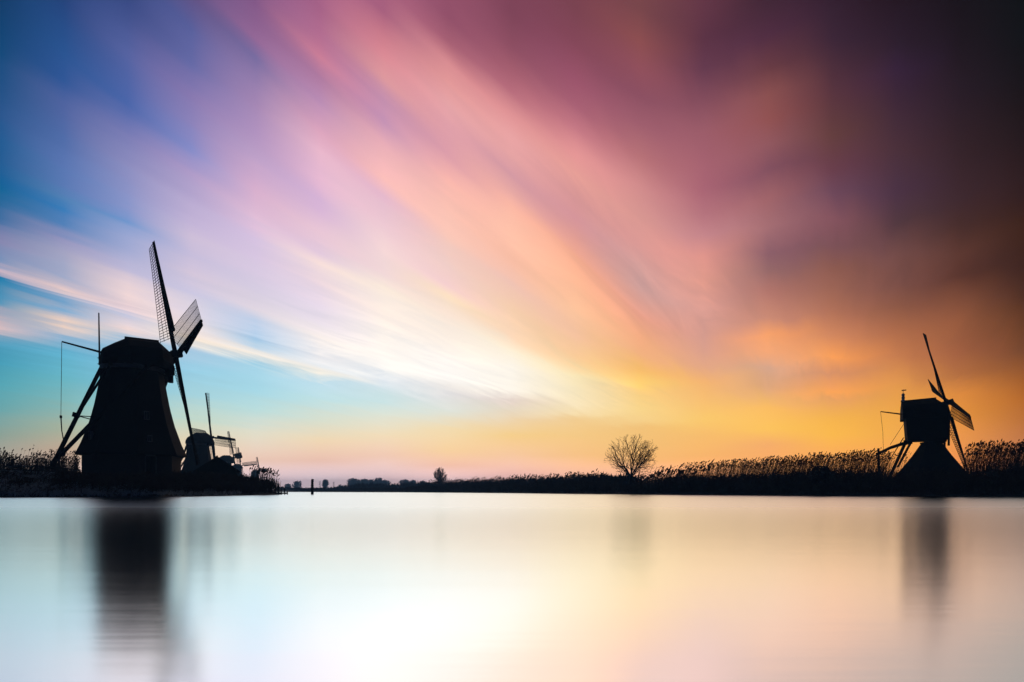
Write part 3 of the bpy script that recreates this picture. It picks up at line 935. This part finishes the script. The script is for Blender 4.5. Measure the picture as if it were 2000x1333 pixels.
# left bank
p = []
for i in range(2300):
    a = random.uniform(-20, 152)
    d = random.uniform(88, 104)
    q = at(a, 900, d)
    p.append((q.x, q.y))
p = clumpy(np.array(p), 0.15, 0.7)
reeds('mill_reeds', p, 2.55 * (1 + 0.22 * np.sin(p[:, 0] * 1.4 + np.sin(p[:, 1])) + rng.normal(0, .12, len(p))), 'feathery reeds behind the railing left of the large mill', 0.06, 0.03, 0.7, 3, 1.4)
p = np.array([(lambda q: (q.x, q.y))(at(random.gauss(521, 14), 900, random.uniform(88, 100))) for _ in range(190)])
p = p[inside(p[:, 0], p[:, 1], LEFT_POLY)]
reeds('tip_reeds', p, 3.0, 'tall reed tuft at the tip of the left bank', 0.05, 0.035, 0.95, 1, 1.5)
p = landward(LEFT_EDGE, 3, 6, 5200, 0.2, 9.0, LEFT_POLY)
reeds('bank_reeds', p, np.interp(p[:, 1], [57, 75, 90, 101], [0.7, 1.3, 1.75, 1.9]), 'dark low reeds along the end of the left bank', 0.04, 0.04, 0.1, 4)


p = landward(LEFT_EDGE, 1, 3, 16000, 0.2, 16.0, LEFT_POLY)
p = clumpy(p[(p[:, 0] > -75)], 0.2, 0.6)
reeds('bank_sedge', p, 0.6 * (1 + 0.5 * np.sin(p[:, 0] * 0.9 + 2 * np.sin(p[:, 1] * 0.6)) + rng.normal(0, .15, len(p))), 'dark rough sedge on the slope left of the large mill', 0.1, 0.05, 0.0, 3)


def grass(name, pos, hgt, label):
    n = len(pos)
    x, y = pos[:, 0], pos[:, 1]
    z = height(x, y) - 0.03
    V, Fq = [], []
    for k in range(4):
        ang = rng.uniform(0, 6.28, n)
        w = np.stack([np.cos(ang), np.sin(ang), 0 * ang], -1) * 0.03
        t = np.stack([x + rng.normal(0, .16, n), y + rng.normal(0, .12, n), z + hgt * rng.uniform(.5, 1.2, n)], -1)
        b = np.stack([x + rng.normal(0, .1, n), y + rng.normal(0, .1, n), z], -1)
        V += [b - w, b + w, t]
        a = np.arange(n) + k * 3 * n
        Fq.append(np.stack([a, a + n, a + 2 * n], -1))
    tag(link(name, np_mesh(name, np.concatenate(V), np.concatenate(Fq), 'grass')), label, 'grass', kind='stuff')


q = []
for i in range(22000):
    d = 52 + 34 * random.random() ** 1.4
    v = at(random.uniform(-80, 470), 900, d)
    q.append((v.x, v.y))
q = np.array(q)
q = q[inside(q[:, 0], q[:, 1], LEFT_POLY)]
grass('bank_grass', q, 0.34, 'frosty rough grass covering the left bank below the mill')


# ------------------------------------------------------------------ bare trees
def tree_mesh(nodes, par, rtip, rtrunk, split, seed=3, twig=0.0, expo=2.3):
    r2 = np.random.default_rng(seed)
    n = len(nodes)
    ch = np.zeros(n, int)
    for k in par:
        if k >= 0:
            ch[k] += 1
    if twig:
        en, ep = [], []
        for i in range(n):
            if i > 6 and par[i] >= 0 and (ch[i] == 0 or r2.random() < 0.35):
                d = nodes[i] - nodes[par[i]]
                d /= np.linalg.norm(d) + 1e-9
                for _ in range(2 if ch[i] == 0 else 1):
                    e = d + r2.normal(0, .42, 3) + np.array([0, 0, .2])
                    e /= np.linalg.norm(e)
                    en.append(nodes[i] + e * twig * r2.uniform(.5, 1.2))
                    ep.append(i)
        nodes = np.concatenate([nodes, np.array(en)])
        par = np.concatenate([par, np.array(ep)])
        n = len(nodes)
    area = np.zeros(n)
    kids = [[] for _ in range(n)]
    for i in range(n):
        if par[i] >= 0:
            kids[par[i]].append(i)
    for i in range(n - 1, -1, -1):
        area[i] = (rtip ** expo if not kids[i] else sum(area[c] for c in kids[i]))
    rad = area ** (1 / expo)
    rad = rtip + (rad - rtip) * (rtrunk - rtip) / max(rad[0] - rtip, 1e-6)
    tv, tf, cv, cf = [], [], [], []
    for i in range(n):
        j = par[i]
        if j < 0:
            continue
        big = rad[i] > split
        vv, ff = (tv, tf) if big else (cv, cf)
        sides = 7 if big else 3
        p0, p1 = nodes[j], nodes[i]
        d = p1 - p0
        L = np.linalg.norm(d)
        if L < 1e-6:
            continue
        d /= L
        a = np.cross(d, [0.3, 0.2, 1.0] if abs(d[2]) < .9 else [1.0, 0, 0])
        a /= np.linalg.norm(a)
        b = np.cross(d, a)
        r0_ = min(rad[j], rad[i] * 1.35)
        k = len(vv)
        for pp, rr in ((p0 - d * 0.02, r0_), (p1, rad[i])):
            for s_ in range(sides):
                t = 2 * math.pi * s_ / sides
                vv.append(pp + (a * math.cos(t) + b * math.sin(t)) * rr)
        for s_ in range(sides):
            ff.append((k + s_, k + (s_ + 1) % sides, k + sides + (s_ + 1) % sides, k + sides + s_))
    out = []
    for vv, ff, nm in ((tv, tf, 'trunk'), (cv, cf, 'crown')):
        out.append(np_mesh(nm, np.array(vv), np.array(ff), 'bark') if ff else None)
    return out


def tree(name, meshes, loc, scale, rot, label, group=None):
    o = thing(name, loc, label, 'tree', group)
    o.scale = scale if hasattr(scale, '__len__') else (scale,) * 3
    o.rotation_euler = (0, 0, rot)
    for m, nm in zip(meshes, ('trunk', 'crown')):
        if m:
            link(nm, m, o)
    return o


def limb_tree(height_, fork, crown_c, crown_r, nlimb, seed, levels=3, spread=(0.16, 1.25), pull=0.10, dens=0.8):
    """straight limbs fanning from the top of the trunk, side branches filling an oval crown"""
    r2 = np.random.default_rng(seed)
    C, Rr = np.array(crown_c, float), np.array(crown_r, float)
    nodes, par = [np.zeros(3)], [-1]

    def add(p_, k):
        nodes.append(p_)
        par.append(k)
        return len(nodes) - 1

    k = 0
    for i in range(5):
        k = add(np.array([0.02 * math.sin(i * 2.1), 0.02 * math.cos(i), fork * (i + 1) / 5]), k)

    def reach(p_, d):
        q, e = (p_ - C) / Rr, d / Rr
        A, B, Cc = e @ e, 2 * q @ e, q @ q - 1
        disc = B * B - 4 * A * Cc
        if disc <= 0:
            return 0.5
        return max(0.3, (-B + math.sqrt(disc)) / (2 * A))

    def branch(k, d, level, L):
        nseg = max(2, int(L / (0.34 if level < 2 else 0.24)))
        p_ = nodes[k]
        side = r2.choice((-1, 1))
        ids = []
        for i in range(nseg):
            d = d + r2.normal(0, 0.085, 3) + np.array([0, 0, pull * (0.5 if level == 0 else 0.9)])
            d /= np.linalg.norm(d)
            p_ = p_ + d * L / nseg
            k = add(p_, k)
            ids.append((k, d.copy(), (i + 1) / nseg))
        if level >= levels:
            return
        for k2, d2, f in ids:
            if f < (0.16 if level == 0 else 0.12):
                continue
            for _ in range(1 if r2.random() < dens else 0):
                side = -side
                ax_ = np.cross(d2, r2.normal(size=3))
                ax_ /= np.linalg.norm(ax_) + 1e-9
                ang = r2.uniform(0.42, 0.85)
                nd2 = d2 * math.cos(ang) + ax_ * math.sin(ang)
                rr = reach(nodes[k2], nd2)
                Lb = min(rr * r2.uniform(.7, 1.04), L * r2.uniform(.3, .55))
                if Lb > 0.22:
                    branch(k2, nd2, level + 1, Lb)

    for i in range(nlimb):
        f = (i + 0.5) / nlimb
        th = spread[0] + (spread[1] - spread[0]) * f ** 0.85
        ph = i * 2.399 + r2.normal(0, .2)
        d = np.array([math.sin(th) * math.cos(ph), math.sin(th) * math.sin(ph), math.cos(th)])
        kk_ = 5 if r2.random() < 0.6 else 4
        branch(kk_, d, 0, reach(nodes[kk_], d) * r2.uniform(.9, 1.03))
    top = np.array([0.05, 0, 1.0])
    branch(5, top, 0, reach(nodes[5], top))
    return np.array(nodes), np.array(par)


# lone bare tree on the right bank
nd_, pr_ = limb_tree(9, 2.55, (0.05, 0, 5.15), (4.65, 4.5, 3.95), 19, 8, 2, (0.14, 1.34), pull=0.03, dens=0.56)
lone = tree_mesh(nd_, pr_, 0.013, 0.24, 0.07, 3, 0.26, 2.4)
b = at(1233, 960, 112)
tree('bare_tree', lone, (b.x, b.y, gz_at(b.x, b.y) - 0.1), 1.0, 0.0, 'round crowned leafless tree standing alone above the right reeds')

# far trees: three shapes shared between individuals
shapes = []
for sd_, c, r, zm in ((11, (0, 0, 5.6), (3.6, 3.6, 4.4), 1.2), (12, (0, 0, 5.4), (4.4, 4.2, 4.0), 1.0), (13, (0, 0, 5.8), (2.5, 2.5, 4.4), 1.0)):
    nd_, pr_ = limb_tree(10, 1.4, c, r, 11, sd_, 2, (0.12, 1.15 if sd_ != 13 else 0.6), 0.14, 0.75)
    shapes.append(tree_mesh(nd_, pr_, 0.06, 0.26, 0.12, sd_, 0.5))
GT = 'leafless trees on the far horizon'
far = [  # bearing px, top px, distance, shape, label
    (562, 946, 620, 1, 'low hazy tree just right of the landing stage posts'),
    (581, 941, 640, 1, 'broad hazy tree between the landing stage and the water pole'),
    (636, 939, 520, 2, 'small upright tree standing alone right of the water pole'),
    (665, 948, 560, 0, 'tiny bushy tree left of the far wood'),
    (689, 936, 620, 1, 'leftmost broad tree of the hazy far wood'),
    (700, 939, 640, 0, 'second hazy tree from the left in the far wood'),
    (713, 937, 630, 1, 'third hazy tree from the left in the far wood'),
    (726, 939, 650, 0, 'fourth hazy tree from the left in the far wood'),
    (739, 936, 620, 0, 'tallest round hazy tree in the middle of the far wood'),
    (753, 939, 640, 1, 'sixth hazy tree from the left in the far wood'),
    (768, 947, 660, 0, 'low tree in the dip of the far wood'),
    (790, 938, 620, 1, 'broad hazy tree right of the dip in the far wood'),
    (806, 940, 640, 0, 'hazy tree left of the dark pointed tree'),
    (826, 941, 600, 1, 'rightmost hazy tree, next to the dark pointed tree'),
]
for i, (px, py, D, shp, lab) in enumerate(far):
    D *= 2.0
    b = at(px, 959, D)
    gz_ = gz_at(b.x, b.y) - 0.2
    h = CAMH + (HY - py) / F * D - gz_
    k = h / 9.2
    tree('far_tree', shapes[shp], (b.x, b.y, gz_), (k * 1.3, k * 1.3, k), 1.7 * i, lab, GT)
b = at(859, 960, 300)
nd_, pr_ = limb_tree(10, 1.2, (0, 0, 4.9), (3.1, 3.1, 5.2), 15, 21, 2, (0.05, 0.62), 0.05, 0.5)
tree('poplar_tree', tree_mesh(nd_, pr_, 0.035, 0.26, 0.1, 5, 0.45), (b.x, b.y, gz_at(b.x, b.y) - 0.2), (1.0, 1.0, 1.0), 0.6, 'dark pointed leafless tree rising above the far reed belt')


# far scrub and hedges
def scrub(name, pos, hgt, size, label, mat='scrub', per=26):
    n = len(pos)
    x = np.repeat(pos[:, 0], per) + rng.normal(0, 1, n * per) * np.repeat(size, per) * 0.5
    y = np.repeat(pos[:, 1], per) + rng.normal(0, 1, n * per) * np.repeat(size, per) * 0.3
    zz = height(x, y)
    f = rng.random(n * per)
    h = np.repeat(hgt, per) * np.sqrt(f) * rng.uniform(.75, 1.1, n * per)
    c = np.stack([x, y, zz], -1)
    a = rng.normal(0, 1, (n * per, 3))
    a[:, 2] = 0
    w = a / np.linalg.norm(a, axis=1)[:, None] * (np.repeat(size, per) * 0.10)[:, None]
    tip = c + np.stack([rng.normal(0, .2, n * per) * h, rng.normal(0, .1, n * per) * h, h], -1)
    midp = c + (tip - c) * 0.6
    V = np.concatenate([c - w * 0.3, midp + w, tip, midp - w])
    k = np.arange(n * per)
    Fq = np.stack([k, k + n * per, k + 2 * n * per, k + 3 * n * per], -1)
    tag(link(name, np_mesh(name, V, Fq, mat)), label, 'scrub', kind='stuff')


px = rng.uniform(545, 850, 900)
D = rng.uniform(430, 600, 900)
pos = np.stack([(px - CX) / F * D, D], -1)
hg = np.interp(px, [545, 600, 640, 670, 690, 730, 770, 800, 850], [3.0, 2.0, 2.2, 3.4, 5.0, 5.6, 5.0, 6.0, 6.4]) * rng.uniform(.6, 1.15, 900)
scrub('far_scrub', pos, hg, np.full(900, 3.0), 'dim far scrub and hedgerows under the hazy trees')
px = rng.uniform(845, 1230, 600)
D = np.interp(px, [845, 1000, 1230], [320, 230, 150]) * rng.uniform(1.0, 1.25, 600)
pos = np.stack([(px - CX) / F * D, D], -1)
scrub('willow_scrub', pos, rng.uniform(2.6, 4.6, 600), np.full(600, 2.6), 'dark willow scrub behind the reeds between the pointed tree and the lone tree')
b = at(1603, 925, 74)
nb = 40
pos = np.stack([b.x + rng.normal(0, .9, nb), b.y + rng.normal(0, .8, nb)], -1)
ob = np.exp(-((pos[:, 0] - b.x) / 1.6) ** 2)
V = []
r_ = 1500
d = rng.normal(size=(r_, 3))
d /= np.linalg.norm(d, axis=1)[:, None]
cc = d * (rng.uniform(.3, 1, r_) ** .4)[:, None] * np.array([1.35, 1.2, 1.25]) * (1 + .15 * np.sin(d[:, :1] * 7 + d[:, 2:] * 5))
cc = cc[cc[:, 2] > -0.8]
e1 = rng.normal(0, .1, cc.shape)
e2 = rng.normal(0, .1, cc.shape)
Vb = np.concatenate([cc, cc + e1, cc + e1 + e2, cc + e2])
nb = len(cc)
kk = np.arange(nb)
gzb = gz_at(b.x, b.y)
bush = thing('bush', (b.x, b.y, gzb), 'rounded dark bush half hidden in the tall reeds left of the small mill', 'bush')
link('foliage', np_mesh('foliage', Vb + np.array([0, 0, 1.75]), np.stack([kk, kk + nb, kk + 2 * nb, kk + 3 * nb], -1), 'scrub'), bush)
st = MB()
for i in range(7):
    t = 6.28 * i / 7
    st.tube([(0.1 * math.cos(t), 0.1 * math.sin(t), -0.2), (0.5 * math.cos(t), 0.5 * math.sin(t), 1.2), (0.9 * math.cos(t), 0.9 * math.sin(t), 2.1)], [0.05, 0.035, 0.015], 5)
st.build('stem', 'bark', bush)

# ------------------------------------------------------------------ pylons far off
GP = 'power pylons on the horizon'
for px, top, D, lab in ((587, 939, 1500, 'faint power pylon above the broad hazy tree left of the water pole'), (625, 940, 1650, 'faint power pylon between the water pole and the small upright tree'), (652, 941, 1800, 'faint power pylon right of the small upright tree')):
    b = at(px, 959, D)
    zt = CAMH + (HY - top) / F * D
    z0 = gz_at(b.x, b.y) - 0.2
    root = thing('pylon', (b.x, b.y, z0), lab, 'pylon', GP)
    m = MB()
    for sx in (-1, 1):
        for sy in (-1, 1):
            m.beam((b.x + sx * 2.2, b.y + sy * 2.2, z0), (b.x + sx * 0.3, b.y + sy * 0.3, zt), 0.28)
    for i in range(6):
        f0, f1 = i / 6, (i + 1) / 6
        w0, w1_ = 2.2 - 1.9 * f0, 2.2 - 1.9 * f1
        m.beam((b.x - w0, b.y - w0, z0 + (zt - z0) * f0), (b.x + w1_, b.y - w1_, z0 + (zt - z0) * f1), 0.16)
        m.beam((b.x + w0, b.y - w0, z0 + (zt - z0) * f0), (b.x - w1_, b.y - w1_, z0 + (zt - z0) * f1), 0.16)
    m.build('mast', 'iron', root, root)
    for f, w in ((0.62, 4.5), (0.78, 3.6), (0.93, 2.6)):
        z = z0 + (zt - z0) * f
        MB().beam((b.x - w, b.y, z), (b.x + w, b.y, z), 0.3).build('cross_arm', 'iron', root, root)


# ------------------------------------------------------------------ shed, railings, landing stage, pole
def shed():
    c = at(424, 925, 101)
    c.z = gz_at(c.x, c.y)
    root = thing('shed', (c.x, c.y, c.z - 0.2), 'low dark shed with wide gabled roof beside the second windmill', 'shed')
    ex = Vector((0.905, 0.425, 0))
    ey = Vector((-0.425, 0.905, 0))
    pk = CAMH + (HY - 892) / F * 101
    ev = CAMH + (HY - 917) / F * 101

    def L(a, b_, z):
        return Vector((c.x, c.y, z)) + ex * a + ey * b_
    hw = 2.75
    MB().loft([[L(-hw, 0, c.z - .4), L(hw, 0, c.z - .4), L(hw, 0, ev), L(0, 0, pk - .12), L(-hw, 0, ev)], [L(-hw, 6, c.z - .4), L(hw, 6, c.z - .4), L(hw, 6, ev), L(0, 6, pk - .12), L(-hw, 6, ev)]]).build('wall', 'tar', root, root)
    roof = None
    for sg in (-1, 1):
        m = MB()
        m.loft([[L(0, -.35, pk + .02), L(sg * (hw + .45), -.35, ev - .3), L(sg * (hw + .45), -.35, ev - .45), L(0, -.35, pk - .13)], [L(0, 6.3, pk + .02), L(sg * (hw + .45), 6.3, ev - .3), L(sg * (hw + .45), 6.3, ev - .45), L(0, 6.3, pk - .13)]])
        roof = m.build('roof', 'thatch', root, root)
    MB().beam(L(0, -.4, pk + .04), L(0, 6.35, pk + .04), .22, .14).build('ridge', 'tar', roof, root)
    for i in range(17):
        a = -hw + 0.17 + i * 0.324
        z1 = ev + (pk - ev) * (1 - abs(a) / hw) - 0.2
        MB().beam(L(a, -0.03, c.z - .3), L(a, -0.03, z1), 0.29, 0.05, ey).build('board', 'tar', root, root)
    dz = L(-0.9, -0.09, c.z)
    d = MB()
    d.beam(dz, dz + Vector((0, 0, 1.75)), 0.9, 0.05, ey)
    d.build('door', 'oldwood', root, root)


shed()


def railing(name, pts, hgt, rails, label, mat, step=1.6, th=0.09, gap=None):
    root = thing(name, (pts[0][0], pts[0][1], gz_at(*pts[0])), label, 'fence')
    P = []
    for (a, b_) in zip(pts[:-1], pts[1:]):
        L = math.hypot(b_[0] - a[0], b_[1] - a[1])
        n = max(1, int(L / step))
        for i in range(n):
            P.append((a[0] + (b_[0] - a[0]) * i / n, a[1] + (b_[1] - a[1]) * i / n))
    P.append(pts[-1])
    for p in P:
        z = gz_at(*p)
        MB().beam((p[0], p[1], z - .4), (p[0], p[1], z + hgt), th, th, (0, 1, 0)).build('post', mat, root, root)
    for f in rails:
        for a, b_ in zip(P[:-1], P[1:]):
            MB().beam((a[0], a[1] - th * .6, gz_at(*a) + hgt * f), (b_[0], b_[1] - th * .6, gz_at(*b_) + hgt * f), th * .6, th * 1.1).build('rail', mat, root, root)
    return root


a, b_, c_ = at(8, 900, 78), at(60, 900, 74), at(156, 900, 72)
railing('bank_railing', [(a.x, a.y), (b_.x, b_.y), (c_.x, c_.y)], 0.85, (0.97, 0.45), 'dark wooden railing on the bank left of the large mill', 'oldwood', 1.5, 0.12)
a, b_ = at(384, 925, 92), at(462, 925, 95)
railing('shed_fence', [(a.x, a.y), (b_.x, b_.y)], 0.62, (0.97, 0.5), 'low pale railing in front of the gabled shed', 'grey', 1.4, 0.07)

# handrail of the steps down the bank in front of the large mill
a, b_ = at(273, 930, 70), at(309, 945, 64)
za, zb_ = gz_at(a.x, a.y), gz_at(b_.x, b_.y)
root = thing('bank_handrail', (a.x, a.y, za), 'dark sloping timber handrail on the grass below the large mill', 'handrail')
MB().beam((a.x, a.y, za - .3), (a.x, a.y, za + 1.0), 0.16, 0.16, (0, 1, 0)).build('post', 'oldwood', root, root)
MB().beam((b_.x, b_.y, zb_ - .3), (b_.x, b_.y, zb_ + .55), 0.14, 0.14, (0, 1, 0)).build('post', 'oldwood', root, root)
MB().beam((a.x - .1, a.y, za + .92), (b_.x + .1, b_.y, zb_ + .5), 0.1, 0.16).build('rail', 'oldwood', root, root)

# timber pole in the water
b = at(610, 966, 102)
root = thing('mooring_pole', (b.x, b.y, -1.0), 'single dark timber pole standing upright in the open water', 'pole')
MB().tube([(b.x, b.y, -1), (b.x, b.y, 1.0), (b.x + .01, b.y, 2.2)], [0.21, 0.20, 0.19], 12).build('shaft', 'oldwood', root, root)
MB().tube([(b.x + .01, b.y, 2.2), (b.x + .01, b.y, 2.3)], [0.205, 0.15], 12).build('pole_cap', 'iron', root, root)


def landing():
    b0 = at(546, 965, 97)
    root = thing('landing_stage', (b0.x, b0.y, -0.8), 'small dark wooden landing stage with posts at the left bank tip', 'landing stage')
    e = Vector((1, 0.12, 0)).normalized()
    n_ = Vector((-e.y, e.x, 0))
    o = Vector((b0.x, b0.y, 0))
    for i in range(6):
        p = o + e * (0.08 + i * 0.165) + Vector((0, 0, 0.27))
        MB().beam(p - n_ * 0.8, p + n_ * 0.8, 0.15, 0.06).build('plank', 'oldwood', root, root)
    for sg in (-1, 1):
        MB().beam(o + n_ * .7 * sg + Vector((0, 0, .16)) - e * .3, o + n_ * .7 * sg + Vector((0, 0, .16)) + e * 0.98, 0.12, 0.14).build('joist', 'oldwood', root, root)
    for u_, v, z, r in ((0.05, -0.9, 1.4, .13), (0.9, -0.9, 0.85, .09), (0.9, 0.9, 0.5, .09), (0.05, 0.9, 0.8, .1), (0.5, -0.9, 0.3, .06)):
        p = o + e * u_ + n_ * v
        MB().tube([(p.x, p.y, -0.8), (p.x, p.y, z)], [r, r * .92], 8).build('post', 'oldwood', root, root)


landing()

# ------------------------------------------------------------------ thin evening haze
hz = bpy.data.materials.new('haze')
hz.use_nodes = True
Hn = NT(hz.node_tree)
Hn.n.clear()
pvn = Hn.node('ShaderNodeVolumePrincipled')
pvn.inputs['Color'].default_value = (0.28, 0.60, 0.92, 1)
pvn.inputs['Density'].default_value = HAZE
pvn.inputs['Anisotropy'].default_value = 0.0
ho = Hn.node('ShaderNodeOutputMaterial')
Hn.l.new(pvn.outputs[0], ho.inputs['Volume'])
MAT['haze'] = hz
hb = MB()
x0, x1, y0, y1, z0, z1 = -5200, 5200, -400, 2700, -3.0, HAZE_TOP
hb.loft([[(x0, y0, z0), (x1, y0, z0), (x1, y1, z0), (x0, y1, z0)], [(x0, y0, z1), (x1, y0, z1), (x1, y1, z1), (x0, y1, z1)]])
tag(hb.build('haze', 'haze'), kind='stuff')
